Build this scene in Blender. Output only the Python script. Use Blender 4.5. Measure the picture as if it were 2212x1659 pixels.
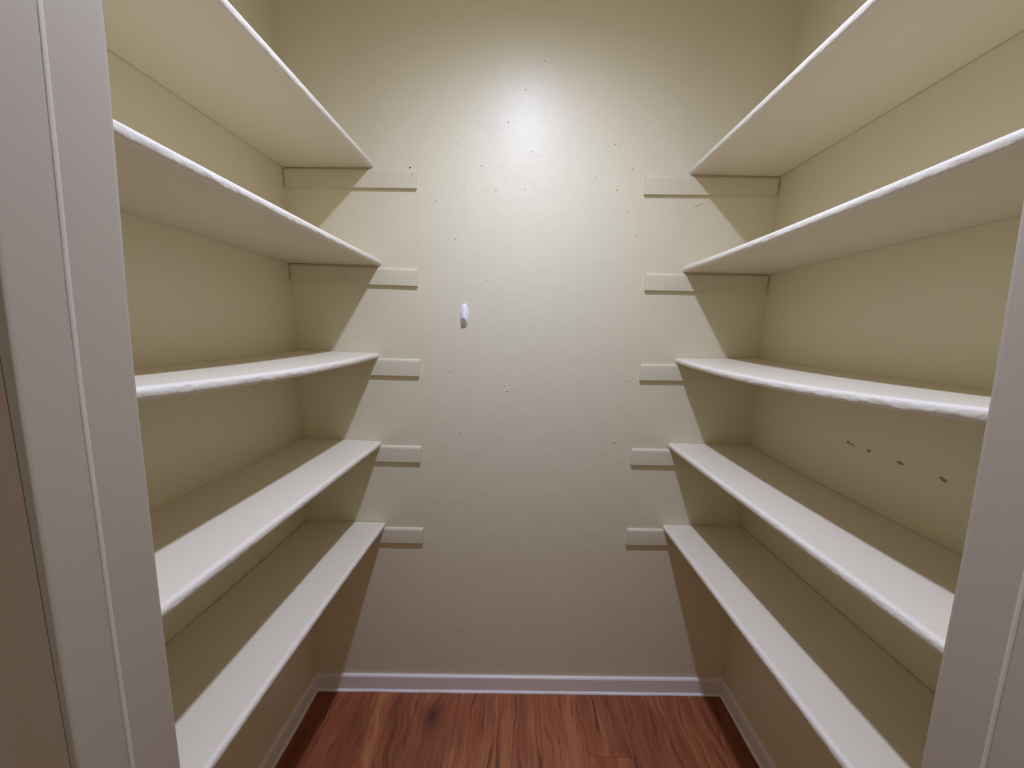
import bpy, bmesh, math, random
from mathutils import Vector, Matrix, noise

# ------------------------------------------------------------------ scene, camera, light, exposure
S = bpy.context.scene
for o in list(bpy.data.objects):
    bpy.data.objects.remove(o)
COL = S.collection

cam_data = bpy.data.cameras.new('camera')
cam_data.sensor_fit = 'HORIZONTAL'
cam_data.sensor_width = 36.0
cam_data.lens = 794.79 / 2212 * 36.0
cam_data.clip_start = 0.01
cam = bpy.data.objects.new('camera', cam_data)
COL.objects.link(cam)
right = Vector((0.99973691, 0.01285876, 0.0189937))
up = Vector((-0.02058441, 0.13766492, 0.99026494))
fwd = Vector((-0.01011881, 0.99039539, -0.13789339))
m3 = Matrix((right, up, -fwd)).transposed()
cam.matrix_world = Matrix.Translation((0.00969, -1.25078, 1.3736)) @ m3.to_4x4()
S.camera = cam

world = bpy.data.worlds.new('room_ambience')          # dim, even light of the room behind the camera
S.world = world
world.use_nodes = True
bg = world.node_tree.nodes['Background']
bg.inputs['Color'].default_value = (1.0, 0.94, 0.88, 1)
bg.inputs['Strength'].default_value = 0.225

lamp_data = bpy.data.lights.new('closet_lamp', 'AREA')   # flush ceiling lamp of the closet
lamp_data.shape = 'DISK'
lamp_data.size = 0.05
lamp_data.energy = 17.0
lamp_data.color = (0.90, 1.0, 1.44)
lamp = bpy.data.objects.new('closet_lamp', lamp_data)
lamp.location = (0.047, -0.59, 2.402)
COL.objects.link(lamp)
lamp_data.use_nodes = True                               # downlight beam: output falls off away from straight down
_nt = lamp_data.node_tree
_em = next(n for n in _nt.nodes if n.type == 'EMISSION')
_geo = _nt.nodes.new('ShaderNodeNewGeometry')
_sep = _nt.nodes.new('ShaderNodeSeparateXYZ')
_nt.links.new(_geo.outputs['Incoming'], _sep.inputs[0])
_abs = _nt.nodes.new('ShaderNodeMath'); _abs.operation = 'ABSOLUTE'
_nt.links.new(_sep.outputs[2], _abs.inputs[0])
_pow = _nt.nodes.new('ShaderNodeMath'); _pow.operation = 'POWER'
_nt.links.new(_abs.outputs[0], _pow.inputs[0])
_pow.inputs[1].default_value = 1.65
_nt.links.new(_pow.outputs[0], _em.inputs['Strength'])

S.view_settings.view_transform = 'Standard'
S.view_settings.look = 'None'
S.view_settings.exposure = 0.0
S.view_settings.gamma = 1.0
S.view_settings.use_curve_mapping = False
S.cycles.max_bounces = 16
S.cycles.diffuse_bounces = 12

# ------------------------------------------------------------------ measured layout (metres)
XL, XR = -0.73993, 0.83339            # left / right wall at the back corner
KL, KR = 0.01248, -0.00175            # their small skew: x = X + K*y
BK = 0.01091                          # skew of the back wall: y = BK*x
FT = 0.00631                          # fall of the floor: z = FT*x
YI, YB, YF = -0.841, -0.8948, -0.942  # closet side, bead and room side of the door frame
ZC = 2.42
def xl(y): return XL + KL * y
def xr(y): return XR + KR * y
def yb(x): return BK * x

# ------------------------------------------------------------------ materials
def mat(name):
    m = bpy.data.materials.new(name)
    m.use_nodes = True
    nt = m.node_tree
    return m, nt, nt.nodes['Principled BSDF']

def node(nt, kind, **inp):
    n = nt.nodes.new(kind)
    for k, v in inp.items():
        n.inputs[k].default_value = v
    return n

def paint(name, col, rough, spec, mottle, bumps, var=0.0):
    """brushed paint: faint tonal mottle, fine roller stipple and broader unevenness"""
    m, nt, b = mat(name)
    L = nt.links.new
    geo = nt.nodes.new('ShaderNodeNewGeometry')
    n1 = node(nt, 'ShaderNodeTexNoise', Scale=3.0, Detail=4.0, Roughness=0.55)
    L(geo.outputs['Position'], n1.inputs['Vector'])
    mx = nt.nodes.new('ShaderNodeMix'); mx.data_type = 'RGBA'
    mx.inputs['A'].default_value = (*[c * (1 - mottle) for c in col], 1)
    mx.inputs['B'].default_value = (*[min(1, c * (1 + mottle)) for c in col], 1)
    L(n1.outputs['Fac'], mx.inputs['Factor'])
    L(mx.outputs['Result'], b.inputs['Base Color'])
    b.inputs['Roughness'].default_value = rough
    b.inputs['Specular IOR Level'].default_value = spec
    prev = None
    for scale, strength, dist, det in bumps:
        n = node(nt, 'ShaderNodeTexNoise', Scale=scale, Detail=det, Roughness=0.6)
        L(geo.outputs['Position'], n.inputs['Vector'])
        bp = node(nt, 'ShaderNodeBump', Strength=strength, Distance=dist)
        L(n.outputs['Fac'], bp.inputs['Height'])
        if prev: L(prev.outputs['Normal'], bp.inputs['Normal'])
        prev = bp
    if prev: L(prev.outputs['Normal'], b.inputs['Normal'])
    return m

WALL = (0.745, 0.685, 0.495)
M_wall = paint('cream_wall_paint', WALL, 0.39, 0.47, 0.02,
               [(14.0, 0.25, 0.004, 2.0), (240.0, 0.45, 0.0010, 3.0)])
M_shelf = paint('off_white_shelf_paint', (0.755, 0.69, 0.535), 0.42, 0.45, 0.015,
                [(60.0, 0.12, 0.0012, 2.0), (420.0, 0.15, 0.0004, 2.0)])
M_edge = paint('lumpy_edge_paint', (0.77, 0.72, 0.60), 0.42, 0.45, 0.015,
               [(110.0, 0.55, 0.0022, 3.0), (420.0, 0.35, 0.0006, 2.0)])
M_cleat = paint('cleat_paint', (0.70, 0.64, 0.465), 0.36, 0.5, 0.015, [(160.0, 0.15, 0.0006, 2.0)])
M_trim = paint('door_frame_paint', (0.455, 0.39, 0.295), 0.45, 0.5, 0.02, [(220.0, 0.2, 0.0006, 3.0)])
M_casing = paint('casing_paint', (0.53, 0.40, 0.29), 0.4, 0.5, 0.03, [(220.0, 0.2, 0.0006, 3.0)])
M_base = paint('baseboard_paint', (0.88, 0.83, 0.78), 0.4, 0.5, 0.015, [(120.0, 0.1, 0.0006, 2.0)])
M_caulk = paint('white_caulk', (0.92, 0.90, 0.88), 0.5, 0.4, 0.01, [(90.0, 0.3, 0.001, 2.0)])
M_bead_highlight = paint('painted_bead_highlight', (0.60, 0.53, 0.42), 0.45, 0.5, 0.03, [(150.0, 0.3, 0.0006, 3.0)])  # paler tone stands in for light catching the jamb ridge
M_ceil = paint('ceiling_paint', (0.58, 0.54, 0.42), 0.7, 0.2, 0.02, [(200.0, 0.4, 0.001, 3.0)])
M_hook = paint('white_plastic', (0.84, 0.84, 0.86), 0.25, 0.5, 0.0, [])
M_dark = paint('dark_hole', (0.035, 0.028, 0.02), 0.8, 0.1, 0.0, [])
M_speck = paint('brown_speck', (0.22, 0.17, 0.11), 0.7, 0.2, 0.0, [])
M_scuff = paint('brown_scuff', (0.34, 0.25, 0.145), 0.7, 0.2, 0.0, [])
M_sub = paint('underlay', (0.05, 0.035, 0.025), 0.9, 0.1, 0.0, [])

def wood():
    m, nt, b = mat('red_brown_laminate')
    L = nt.links.new
    def math_(op, a=None, c=None, clamp=False):
        n = nt.nodes.new('ShaderNodeMath'); n.operation = op; n.use_clamp = clamp
        for i, v in enumerate((a, c)):
            if v is None: continue
            if isinstance(v, (int, float)): n.inputs[i].default_value = v
            else: L(v, n.inputs[i])
        return n.outputs[0]
    geo = nt.nodes.new('ShaderNodeNewGeometry')
    oi = nt.nodes.new('ShaderNodeObjectInfo')
    sep = nt.nodes.new('ShaderNodeSeparateXYZ'); L(geo.outputs['Position'], sep.inputs[0])
    rnd = oi.outputs['Random']
    x, y = sep.outputs[0], sep.outputs[1]
    # one printed knot near the back, bending the grain around it
    kx, ky = -0.268, -0.105
    dx = math_('SUBTRACT', x, kx); dy = math_('SUBTRACT', y, ky)
    r2 = math_('ADD', math_('MULTIPLY', math_('MULTIPLY', dx, dx), 700.0),
               math_('MULTIPLY', math_('MULTIPLY', dy, dy), 330.0))
    kf = math_('POWER', 2.718, math_('MULTIPLY', r2, -1.0))
    kd = math_('ADD', dx, math_('MULTIPLY', dy, -0.55))
    kcore = math_('POWER', 2.718, math_('MULTIPLY', math_('ADD', math_('MULTIPLY', math_('MULTIPLY', kd, kd), 26000.0),
                  math_('MULTIPLY', math_('MULTIPLY', dy, dy), 5200.0)), -1.0))
    # slow wandering of the grain lines
    cv = nt.nodes.new('ShaderNodeCombineXYZ')
    L(math_('MULTIPLY', x, 6.0), cv.inputs[0]); L(math_('MULTIPLY', y, 5.0), cv.inputs[1])
    L(math_('MULTIPLY', rnd, 37.0), cv.inputs[2])
    wob = node(nt, 'ShaderNodeTexNoise', Scale=1.0, Detail=2.0)
    L(cv.outputs[0], wob.inputs['Vector'])
    xw = math_('ADD', x, math_('MULTIPLY', math_('SUBTRACT', wob.outputs['Fac'], 0.5), 0.075))
    xw = math_('ADD', xw, math_('MULTIPLY', kf, 0.030))
    def grain(fx, fy, detail, off):
        c = nt.nodes.new('ShaderNodeCombineXYZ')
        L(math_('MULTIPLY', xw, fx), c.inputs[0]); L(math_('MULTIPLY', y, fy), c.inputs[1])
        L(math_('ADD', math_('MULTIPLY', rnd, 91.0), off), c.inputs[2])
        n = node(nt, 'ShaderNodeTexNoise', Scale=1.0, Detail=detail, Roughness=0.6)
        L(c.outputs[0], n.inputs['Vector'])
        return n.outputs['Fac']
    broad = grain(16.0, 1.6, 3.0, 0.0)
    fine = grain(210.0, 7.0, 3.0, 5.0)
    streak = grain(64.0, 4.6, 5.0, 11.0)
    ramp = nt.nodes.new('ShaderNodeValToRGB')
    cr = ramp.color_ramp
    cr.elements[0].position = 0.35; cr.elements[0].color = (0.200, 0.060, 0.024, 1)
    cr.elements[1].position = 0.66; cr.elements[1].color = (0.490, 0.190, 0.074, 1)
    e = cr.elements.new(0.5); e.color = (0.325, 0.099, 0.040, 1)
    tone = math_('ADD', math_('MULTIPLY', broad, 0.62), math_('MULTIPLY', fine, 0.38))
    tone = math_('ADD', tone, math_('MULTIPLY', math_('SUBTRACT', rnd, 0.5), 0.07))
    L(tone, ramp.inputs['Fac'])
    # thin dark mineral streaks running with the grain
    mr = nt.nodes.new('ShaderNodeMapRange')
    mr.inputs['From Min'].default_value = 0.565; mr.inputs['From Max'].default_value = 0.70
    L(streak, mr.inputs['Value'])
    dark = math_('MULTIPLY', mr.outputs[0], 0.85)
    rings = math_('MULTIPLY', math_('ADD', math_('SINE', math_('MULTIPLY', r2, 22.0)), 1.0), 0.5)
    dark = math_('MAXIMUM', dark, math_('MULTIPLY', kf, math_('ADD', math_('MULTIPLY', rings, 0.28), 0.58)))
    dark = math_('MAXIMUM', dark, kcore, True)
    mx = nt.nodes.new('ShaderNodeMix'); mx.data_type = 'RGBA'
    L(dark, mx.inputs['Factor']); L(ramp.outputs['Color'], mx.inputs['A'])
    mx.inputs['B'].default_value = (0.060, 0.020, 0.012, 1)
    L(mx.outputs['Result'], b.inputs['Base Color'])
    b.inputs['Roughness'].default_value = 0.48
    b.inputs['Specular IOR Level'].default_value = 0.35
    bp = node(nt, 'ShaderNodeBump', Strength=0.15, Distance=0.0006)
    L(fine, bp.inputs['Height']); L(bp.outputs['Normal'], b.inputs['Normal'])
    return m
M_wood = wood()

# ------------------------------------------------------------------ helpers
def mesh_obj(name, verts, faces, material, parent=None, smooth=False, sharp=None):
    me = bpy.data.meshes.new(name)
    me.from_pydata([tuple(v) for v in verts], [], faces)
    bm = bmesh.new(); bm.from_mesh(me)
    bmesh.ops.recalc_face_normals(bm, faces=bm.faces)
    bm.to_mesh(me); bm.free()
    me.materials.append(material)
    if smooth:
        me.polygons.foreach_set('use_smooth', [True] * len(me.polygons))
        if sharp:
            me.set_sharp_from_angle(angle=math.radians(sharp))
    o = bpy.data.objects.new(name, me)
    COL.objects.link(o)
    if parent is not None:
        o.parent = parent
    return o

def struct(o):
    o['kind'] = 'structure'
    return o

def tag(o, label, cat, group=None):
    o['label'] = label; o['category'] = cat
    if group: o['group'] = group
    return o

def loft(rings, closed_caps=True):
    """rings: equal-length closed loops of points -> verts, faces"""
    n = len(rings[0]); v = []; f = []
    for r in rings: v += r
    for i in range(len(rings) - 1):
        for j in range(n):
            k = (j + 1) % n
            f.append((i * n + j, i * n + k, (i + 1) * n + k, (i + 1) * n + j))
    if closed_caps:
        f.append(tuple(range(n))[::-1])
        f.append(tuple((len(rings) - 1) * n + j for j in range(n)))
    return v, f

def hexa(p):   # 8 points: bottom 4 then top 4
    return p, [(0, 3, 2, 1), (4, 5, 6, 7), (0, 1, 5, 4), (1, 2, 6, 5), (2, 3, 7, 6), (3, 0, 4, 7)]

def merge(parts):
    V, F = [], []
    for v, f in parts:
        o = len(V); V += list(v); F += [tuple(i + o for i in q) for q in f]
    return V, F

def slab(x0, x1, y0, y1, z0, z1):
    return hexa([(x0, y0, z0), (x1, y0, z0), (x1, y1, z0), (x0, y1, z0),
                 (x0, y0, z1), (x1, y0, z1), (x1, y1, z1), (x0, y1, z1)])

# ------------------------------------------------------------------ the room shell
T = 0.10
Z0 = -0.03
yB = lambda x: yb(x)
v, f = hexa([(XL - T, yb(XL - T), Z0), (XR + T, yb(XR + T), Z0), (XR + T, yb(XR + T) + T, Z0), (XL - T, yb(XL - T) + T, Z0),
             (XL - T, yb(XL - T), ZC), (XR + T, yb(XR + T), ZC), (XR + T, yb(XR + T) + T, ZC), (XL - T, yb(XL - T) + T, ZC)])
wall_back = struct(mesh_obj('wall_back', v, f, M_wall))
yk = yb(XL)
v, f = hexa([(xl(YI) - T, YI, Z0), (xl(YI), YI, Z0), (xl(yk), yk, Z0), (xl(yk) - T, yk, Z0),
             (xl(YI) - T, YI, ZC), (xl(YI), YI, ZC), (xl(yk), yk, ZC), (xl(yk) - T, yk, ZC)])
wall_left = struct(mesh_obj('wall_left', v, f, M_wall))
yk = yb(XR)
v, f = hexa([(xr(YI), YI, Z0), (xr(YI) + T, YI, Z0), (xr(yk) + T, yk, Z0), (xr(yk), yk, Z0),
             (xr(YI), YI, ZC), (xr(YI) + T, YI, ZC), (xr(yk) + T, yk, ZC), (xr(yk), yk, ZC)])
wall_right = struct(mesh_obj('wall_right', v, f, M_wall))

OL, OR, OZ = -0.444, 0.560, 2.075     # rough opening in the front wall
v, f = merge([slab(-1.45, OL, YF, YI, Z0, ZC), slab(OR, 1.45, YF, YI, Z0, ZC), slab(OL, OR, YF, YI, OZ, ZC)])
wall_front = struct(mesh_obj('wall_front', v, f, M_wall))

v, f = slab(XL - T, XR + T, YF, 0.12, ZC, ZC + 0.05)
ceiling = struct(mesh_obj('ceiling', v, f, M_ceil))

# floor: underlay with laminate planks on it
fx0, fx1, fy0, fy1 = -1.45, 1.45, -2.0, 0.10
v, f = hexa([(fx0, fy0, FT * fx0 - .05), (fx1, fy0, FT * fx1 - .05), (fx1, fy1, FT * fx1 - .05), (fx0, fy1, FT * fx0 - .05),
             (fx0, fy0, FT * fx0 - .008), (fx1, fy0, FT * fx1 - .008), (fx1, fy1, FT * fx1 - .008), (fx0, fy1, FT * fx0 - .008)])
floor = struct(mesh_obj('floor', v, f, M_sub))
random.seed(4)
PW = 0.1525
seams = [-0.030 + PW * k for k in range(-9, 10)]
for k in range(len(seams) - 1):
    a, c = seams[k], seams[k + 1]
    if abs(a - (-0.030 + PW * 2)) < 0.01:
        cuts = [fy0, -1.437, -0.2197, fy1 - 0.101]
    else:
        s = -0.45 - random.random() * 0.7
        cuts = [fy0, s, -0.001]
    for y0, y1 in zip(cuts[:-1], cuts[1:]):
        y1 = min(y1, yb((a + c) / 2) - 0.002)
        g, ch = 0.0002, 0.0009
        z = lambda x, d=0: FT * x - d
        ring = lambda i, d: [(a + i, y0 + i, z(a + i, d)), (c - i, y0 + i, z(c - i, d)),
                             (c - i, y1 - i, z(c - i, d)), (a + i, y1 - i, z(a + i, d))]
        v, f = loft([ring(g, .0079), ring(g, .0008), ring(g + ch, 0)])
        mesh_obj('plank', v, f, M_wood, floor)

# ------------------------------------------------------------------ baseboards
BH = 0.0655
prof = [(0, 0), (0.0105, 0), (0.0105, BH - 0.006), (0.0085, BH - 0.0018), (0.0055, BH), (0, BH)]
def along_back(d, x, h): return (x, yb(x) - d, FT * x + h)
def along_left(d, y, h): return (xl(y) + d, y, FT * xl(y) + h)
def along_right(d, y, h): return (xr(y) - d, y, FT * xr(y) + h)
def run(name, fn, t0, t1, n=2):
    ts = [t0 + (t1 - t0) * i / (n - 1) for i in range(n)]
    v, f = loft([[fn(d, t, h + 0.0005) for d, h in prof] for t in ts])
    o = struct(mesh_obj(name, v, f, M_base))
    # caulk bead where the board meets the floor, slightly wavy
    rings = []
    nn = 90
    for i in range(nn):
        t = t0 + (t1 - t0) * i / (nn - 1)
        w = 0.0060 + 0.0013 * noise.noise((t * 9.0, 3.1, 0)) + 0.0006 * noise.noise((t * 40.0, 1.1, 0))
        hh = 0.0078 + 0.0010 * noise.noise((t * 13.0, 7.7, 0))
        rings.append([fn(0.0100 + w * math.cos(q), t, 0.0006 + hh * math.sin(q)) for q in
                      (0, .35, .7, 1.05, 1.4, math.pi / 2)] + [fn(0.0100, t, 0.0006)])
    v, f = loft(rings)
    mesh_obj('caulk_or_highlight_bead', v, f, M_caulk, o, smooth=True, sharp=60)['label'] = 'wavy bright white caulk bead along the floor'
    return o
run('baseboard_back', along_back, XL + 0.001, XR - 0.001)
run('baseboard_left', along_left, yb(XL) - 0.012, YI + 0.001)
run('baseboard_right', along_right, yb(XR) - 0.012, YI + 0.001)

# ------------------------------------------------------------------ door frame: jambs (with a raised bead, its highlight painted in), header, casing
def interp(tab, z):
    if z <= tab[0][0]: return tab[0][1]
    for (a, b), (c, d) in zip(tab[:-1], tab[1:]):
        if z <= c: return b + (d - b) * (z - a) / (c - a)
    return tab[-1][1]
LT = [(0.0, -0.4290), (0.79, -0.4262), (1.07, -0.4255), (1.31, -0.4225), (1.425, -0.4190), (1.65, -0.4095), (2.06, -0.4010)]
RT = [(0.0, 0.5460), (0.82, 0.5430), (0.985, 0.5415), (1.145, 0.5405), (1.33, 0.5365), (1.51, 0.5300), (2.06, 0.5200)]
def jamb(name, tab, sg, back):
    rings = []
    for i in range(36):
        z = Z0 + 0.03 + 0.0005 + FT * (back) + i / 35 * (2.062)
        x = interp(tab, z) + 0.0006 * noise.noise((z * 4, sg * 3, 0))
        pr = [(-0.0010, YI), (0, YI - 0.0010), (0, YI - 0.004), (0, YB), (0, YF + 0.005), (0, YF + 0.0018), (-0.0007, YF + 0.0005), (-0.0020, YF)]
        ring = [(x + sg * a, y, z) for a, y in pr]
        bx = back
        ring += [(bx, YF, z), (bx, YI, z)]
        rings.append(ring)
    v, f = loft(rings)
    o = struct(mesh_obj(name, v, f, M_trim, smooth=True, sharp=50))
    # low ridge down the middle of the frame, its highlight painted as a paler colour
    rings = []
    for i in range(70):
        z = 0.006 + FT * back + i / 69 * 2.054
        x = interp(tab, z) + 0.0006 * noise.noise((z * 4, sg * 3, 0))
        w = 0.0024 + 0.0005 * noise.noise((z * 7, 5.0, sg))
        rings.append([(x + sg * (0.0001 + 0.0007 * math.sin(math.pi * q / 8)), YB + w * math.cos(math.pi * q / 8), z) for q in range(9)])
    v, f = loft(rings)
    mesh_obj('caulk_or_highlight_bead', v, f, M_bead_highlight, o, smooth=True, sharp=80)['label'] = 'raised line along the door frame with its highlight painted in paler'
    return o
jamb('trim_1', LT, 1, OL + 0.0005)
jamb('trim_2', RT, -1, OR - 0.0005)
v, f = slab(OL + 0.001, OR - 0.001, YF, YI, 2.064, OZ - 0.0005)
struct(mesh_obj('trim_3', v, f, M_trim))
def casing(name, x0, sg):
    # colonial profile on the room side of the wall, (outward, proud)
    pr = [(0, 0), (.0015, .0008), (.006, .0016), (.012, .0026), (.020, .0050), (.028, .0095), (.036, .0140), (.050, .016), (.056, .0155), (.057, .012), (.057, 0)]
    rings = [[(x0 + sg * a, YF - 0.0005 - d, z) for a, d in pr] for z in (0.004 + FT * x0, 2.13)]
    v, f = loft(rings)
    struct(mesh_obj(name, v, f, M_casing, smooth=True, sharp=40))
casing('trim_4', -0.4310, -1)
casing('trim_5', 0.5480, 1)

# ------------------------------------------------------------------ shelves
TH = 0.019
#            wall edge: back, middle, jamb   front edge: back, middle, jamb   (height of the underside)  depth, wall gap
ZL = [(1.8785, 1.8725, 1.8680, 1.8830, 1.8785, 1.8730, 0.2846, .0022),
      (1.5860, 1.5895, 1.5910, 1.5836, 1.5845, 1.5880, 0.3005, .0016),
      (1.2840, 1.2720, 1.2710, 1.2792, 1.2692, 1.2800, 0.2838, .0010),
      (0.9780, 0.9720, 0.9770, 0.9695, 0.9735, 0.9741, 0.2835, .0008),
      (0.6680, 0.6620, 0.6700, 0.6657, 0.6720, 0.6670, 0.2885, .0065)]
ZR = [(1.8790, 1.8823, 1.8830, 1.8806, 1.8835, 1.8870, 0.2869, .0030),
      (1.5783, 1.5815, 1.5780, 1.5806, 1.5795, 1.5875, 0.2842, .0020),
      (1.2837, 1.2730, 1.2720, 1.2802, 1.2655, 1.2803, 0.2833, .0012),
      (0.9803, 0.9660, 0.9700, 0.9830, 0.9800, 0.9810, 0.2852, .0050),
      (0.6798, 0.6785, 0.6780, 0.6770, 0.6770, 0.6770, 0.2810, .0055)]
YM = -0.42
def quad(a, m, b, y):
    t = -y / 0.84
    return a * (1 - t) * (1 - 2 * t) + m * 4 * t * (1 - t) + b * t * (2 * t - 1)

def make_shelf(side, i, row, label):
    sg = 1 if side == 'L' else -1
    wx = xl if side == 'L' else xr
    dep, gap = row[6], row[7]
    xm = wx(0) + sg * dep
    y0, y1 = -0.0015, YI + 0.0015
    N = 200
    NOSE = 0.0095
    body, nose, seed = [], [], i * 7.3 + (50 if side == 'R' else 0)
    for k in range(N):
        t = k / (N - 1)
        # each end is cut parallel to the wall it meets
        def P(u, dz):                    # u: distance from the side wall, dz above the underside
            yq = (y0 + (y1 - y0) * t)
            x = wx(yq) + sg * u
            y = yq + (1 - t) * yb(x)
            zc = quad(row[0], row[1], row[2], y); zf = quad(row[3], row[4], row[5], y)
            return (x, y, zc + (zf - zc) * (u / dep) + dz)
        g = gap * (0.65 + 0.5 * noise.noise((t * 9, seed, 2.0)))
        us = [g, dep * .35, dep * .7, dep - NOSE]
        body.append([P(u, 0) for u in us] + [P(u, TH) for u in us[::-1]])
        ring = []
        for q in range(13):
            a = -math.pi / 2 + math.pi * q / 12
            ca, sa = math.cos(a), math.sin(a)
            j = (0.00095 * noise.noise((t * 38, q * .5, seed)) + 0.00060 * noise.noise((t * 120, q * .9, seed + 9))) * ca
            # squarish bullnose
            ex = math.copysign(abs(ca) ** .85, ca); ez = math.copysign(abs(sa) ** .85, sa)
            jz = (0.0007 * noise.noise((t * 55, seed + 3, q * .3)) + 0.0004 * noise.noise((t * 150, seed + 5, q * .4))) * ca if sa < 0 else 0.0
            ring.append(P(dep - NOSE + (NOSE + j) * ex, TH / 2 + TH / 2 * ez + jz))
        nose.append(ring)
    v, f = loft(body)
    o = mesh_obj('shelf', v, f, M_shelf)
    v, f = loft(nose)
    e = mesh_obj('front_edge', v, f, M_edge, o, smooth=True, sharp=70)
    e['label'] = 'rounded front edge with lumpy white paint'
    tag(o, label, 'shelf', 'painted shelf boards on the side walls')
    return o
LAB = ['{0} wall shelf, topmost of its five, seen from below', '{0} wall shelf, second from the top, just above eye level',
       '{0} wall shelf, third from top, sagging and seen almost edge-on', '',
       '{0} wall shelf, lowest of its five, nearest the floor']
LAB[3] = '{0} wall shelf, second from the bottom, with a bright lit strip on top'
for i in range(5):
    make_shelf('L', i, ZL[i], 'off-white ' + LAB[i].format('left'))
for i in range(5):
    make_shelf('R', i, ZR[i], 'off-white ' + LAB[i].format('right'))

# ------------------------------------------------------------------ support cleats on the back wall
def make_cleat(x0, x1, zt0, zt1, zb0, zb1, label, cut0=0.0, cut1=0.0, holes=()):
    """x0<x1; top / bottom height at either end; cut: sideways slant of an end"""
    t = 0.0085
    def ring(x, zt, zb, cut):
        pr = [(0, zb, 0), (t, zb, 0), (t, zt - .011, .8), (t * .93, zt - .0065, .88), (t * .72, zt - .0026, .95), (t * .42, zt - .0005, 1), (0, zt, 1)]
        return [(x + cut * (1 - k), yb(x) - 0.0003 - d, z) for d, z, k in pr]
    v, f = loft([ring(x0, zt0, zb0, cut0), ring(x1, zt1, zb1, cut1)])
    o = mesh_obj('shelf_cleat', v, f, M_cleat, smooth=True, sharp=35)
    tag(o, label, 'cleat', 'shelf cleats on the back wall')
    for hx, hz, r, m, dd in holes:
        n = 10
        c = [(hx + r * math.cos(2 * math.pi * k / n), yb(hx) - dd - 0.0006, hz + r * math.sin(2 * math.pi * k / n)) for k in range(n)]
        c2 = [(p[0], p[1] + 0.0008, p[2]) for p in c]
        vv, ff = loft([c2, c])
        mesh_obj('nail_hole', vv, ff, m, o)['label'] = 'small dark nail hole'
    return o
ZT = 0.0012   # clearance under the shelf
k = 1.0095
def zz(z): return 1.3736 + (z - 1.3736) * k
def cl(i, x_end, zt, zb, holes=()):
    a, fnt = ZL[i][0], ZL[i][3]
    xs = x_end * k
    names = ['topmost', 'second highest', 'middle', 'second lowest', 'lowest']
    make_cleat(XL + 0.0025, xs, a - ZT, zz(zt) - ZT, a - ZT - 0.0575, zz(zb) - ZT,
               'cream wooden cleat on back wall, %s on the left side' % names[i], cut0=0.002, cut1=-0.002, holes=holes)
cl(0, -0.3135, 1.8770, 1.8195, [(-0.3385, 1.8845, 0.0024, M_dark, .0050), (-0.3315, 1.8635, 0.0017, M_speck, .0085), (-0.3350, 1.8475, 0.0014, M_speck, .0085), (-0.5520, 1.8490, .0013, M_speck, .0085)])
cl(1, -0.3155, 1.5752, 1.5195, [(-0.5560, 1.5560, .0015, M_speck, .0085), (-0.5500, 1.5430, .0017, M_speck, .0085)])
cl(2, -0.3150, 1.2808, 1.2235)
cl(3, -0.3145, 0.9785, 0.9215, [(-0.3450, 0.9580, .0014, M_speck, .0085), (-0.3330, 0.9440, .0014, M_speck, .0085)])
cl(4, -0.3110, 0.6755, 0.6190)
def cr_(i, x_end, zt, zb, xin, cut):
    a = ZR[i][0]
    names = ['topmost', 'second highest', 'middle', 'second lowest', 'lowest']
    make_cleat(x_end * k, XR - xin, zz(zt) - ZT, a - ZT, zz(zb) - ZT, a - ZT - 0.0565,
               'cream wooden cleat on back wall, %s on the right side' % names[i], cut0=-0.0015, cut1=-cut)
cr_(0, 0.4035, 1.8715, 1.8150, 0.0030, 0.0050)
cr_(1, 0.4255, 1.5752, 1.5206, 0.0030, 0.0050)
cr_(2, 0.4290, 1.2795, 1.2245, 0.0025, 0.001)
cr_(3, 0.4180, 0.9848, 0.9275, 0.0025, 0.001)
cr_(4, 0.4195, 0.6885, 0.6278, 0.0025, 0.001)

# ------------------------------------------------------------------ adhesive hook
def make_hook():
    cx, cz = -0.1668, 1.4284
    base_y = yb(cx)
    A, B = 0.0385, 0.0142
    root = bpy.data.objects.new('adhesive_hook', None)
    root.location = (cx, base_y, cz)
    COL.objects.link(root)
    tag(root, 'small white plastic adhesive hook stuck on the bare back wall', 'hook')
    # oval base plate
    rings = []
    for d, s in ((0.0002, 1.0), (0.0022, 1.0), (0.0030, 0.95)):
        rings.append([(1.05 * B * s * math.cos(q * math.pi / 24), -d, A * s * math.sin(q * math.pi / 24)) for q in range(48)])
    v, f = loft(rings)
    mesh_obj('base_plate', v, f, M_hook, root, smooth=True, sharp=40)
    # ridged body that swells downwards and is cut off at a slant: the lip that holds things
    v, f = [], []
    NR, NS = 22, 56
    a, b = A * 0.95, B * 0.93
    def height(u, w):                       # u: -1..1 across, w: -1..1 up
        s = (1 - w) / 2                      # 0 at the top, 1 at the bottom
        ridge = 0.0035 + 0.0230 * (s ** 0.9)
        edge = max(0.0, 1 - w * w) ** 0.5
        c = abs(u) / max(edge, 1e-4)
        dome = ridge * max(0.0, 1 - c ** 1.25) * min(1.0, edge * 1.6)
        cut = 0.0004 + 0.0225 * max(0.0, (w + 0.93)) / 0.90
        return min(dome, cut)
    for r in range(NR + 1):
        for q in range(NS):
            t = 2 * math.pi * q / NS
            rr = r / NR
            u, w = rr * math.cos(t), rr * math.sin(t)
            v.append((u * b, -0.0029 - height(u, w), w * a))
    for r in range(NR):
        for q in range(NS):
            p = (q + 1) % NS
            f.append((r * NS + q, r * NS + p, (r + 1) * NS + p, (r + 1) * NS + q))
    mesh_obj('hook_lip', v, f, M_hook, root, smooth=True, sharp=38)
make_hook()

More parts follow.
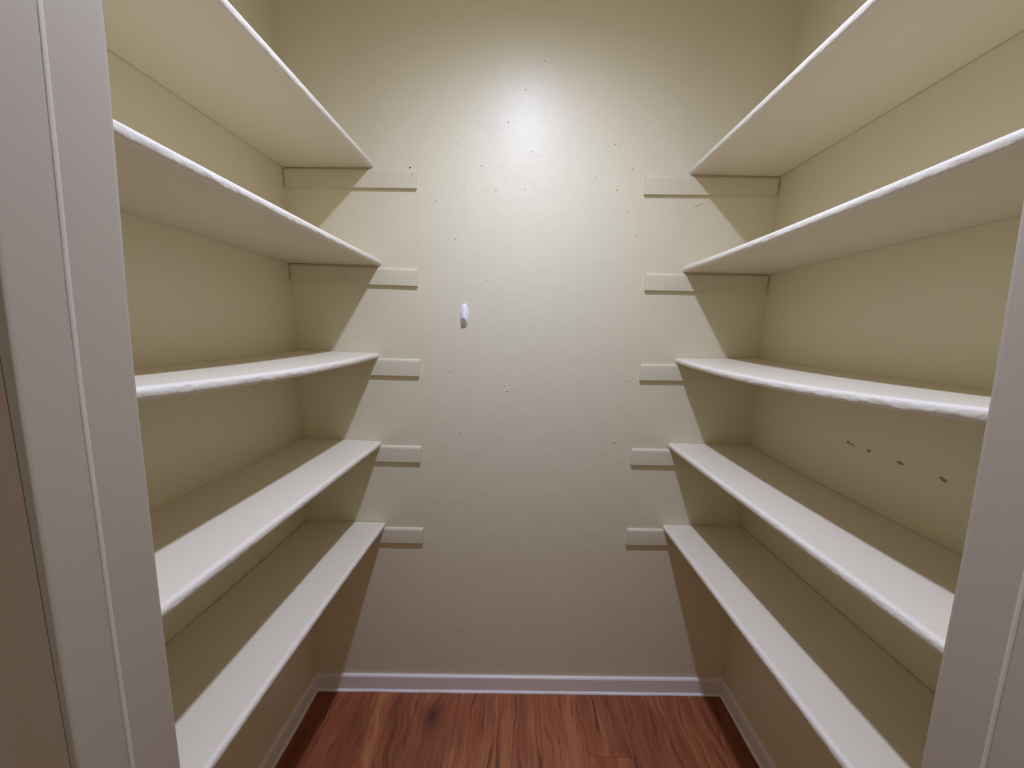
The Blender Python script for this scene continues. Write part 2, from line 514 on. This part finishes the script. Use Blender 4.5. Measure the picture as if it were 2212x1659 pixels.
# ------------------------------------------------------------------ wear on the walls: paint blobs, specks, scuffs
BLOBS = [(-0.261, 1.135), (-0.22, 1.242), (-0.395, 1.013), (-0.224, 0.973), (-0.182, 1.026), (-0.132, 1.16), (-0.28, 0.652), (-0.031, 1.195), (-0.019, 1.175), (-0.088, 0.804), (-0.416, 1.185), (-0.11, 0.974), (0.331, 1.119), (0.393, 1.007), (0.391, 0.938), (0.386, 1.22), (0.408, 1.105), (0.363, 1.134), (0.361, 1.002), (0.446, 0.695), (0.373, 1.179), (-0.091, 1.546), (-0.167, 1.826), (-0.066, 1.824)]
SPECKS = [(-0.259, 1.787), (-0.261, 1.767), (-0.31, 1.676), (-0.195, 1.671), (-0.122, 1.402), (0.048, 1.941), (0.027, 1.827), (0.061, 1.836), (-0.03, 2.024), (0.021, 2.117), (0.307, 1.967), (0.32, 1.961), (0.368, 1.894), (0.249, 1.868), (-0.113, 1.895), (-0.191, 1.959), (0.077, 2.199), (-0.027, 2.137), (0.32, 1.831), (0.359, 1.768), (0.393, 1.692), (0.467, 1.452), (0.431, 1.356)]
random.seed(11)
def blob(x, z, r, d, fn, el=1.0, ang=0.0):
    n = 10; rings = []
    for s, h in ((1.0, 0.0), (0.8, 0.55), (0.45, 0.9), (0.12, 1.0)):
        ring = []
        for q in range(n):
            t = 2 * math.pi * q / n
            a, c = r * s * math.cos(t) * el, r * s * math.sin(t)
            ring.append(fn(x + a * math.cos(ang) - c * math.sin(ang), z + a * math.sin(ang) + c * math.cos(ang), d * h + 0.0001))
        rings.append(ring)
    return loft(rings)
on_back = lambda x, z, d: (x, yb(x) - d, z)
on_right = lambda y, z, d: (xr(y) - d, y, z)
parts = []
for x, z in BLOBS:
    parts.append(blob(x, z, 0.0020 + 0.0012 * random.random(), 0.0016, on_back, 1.2, random.random() * 3))
for q in range(34):
    parts.append(blob(random.uniform(-0.28, 0.40), random.uniform(0.35, 1.75), 0.0012 + 0.0007 * random.random(), 0.0009, on_back))
# a scrape of raised paint under the right top cleat
for q in range(6):
    parts.append(blob(0.573 + q * 0.0042, 1.789 + q * 0.0016, 0.0030, 0.0018, on_back, 1.6, 0.4))
v, f = merge(parts)
mesh_obj('paint_blob', v, f, M_wall, wall_back, smooth=True)['kind'] = 'stuff'
v, f = merge([blob(x, z, 0.0011 + 0.0007 * random.random(), 0.0004, on_back, 1.2, random.random() * 3) for x, z in SPECKS])
mesh_obj('dark_speck', v, f, M_speck, wall_back)['kind'] = 'stuff'
for y, z, l, r in [(-0.3591, 1.1217, 1.2, .0038), (-0.3700, 1.1190, 4.2, .0020), (-0.4140, 1.1173, 1.5, .0034),
                   (-0.4844, 1.1138, 1.7, .0036), (-0.4905, 1.1130, 4.5, .0009), (-0.5625, 1.1116, 1.6, .0030), (-0.5674, 1.1092, 1.6, .0034)]:
    v, f = blob(y, z, r, 0.0003, on_right, l, 0.12)
    mesh_obj('scuff_mark', v, f, M_scuff, wall_right)['label'] = 'brown scuff mark on the right wall'
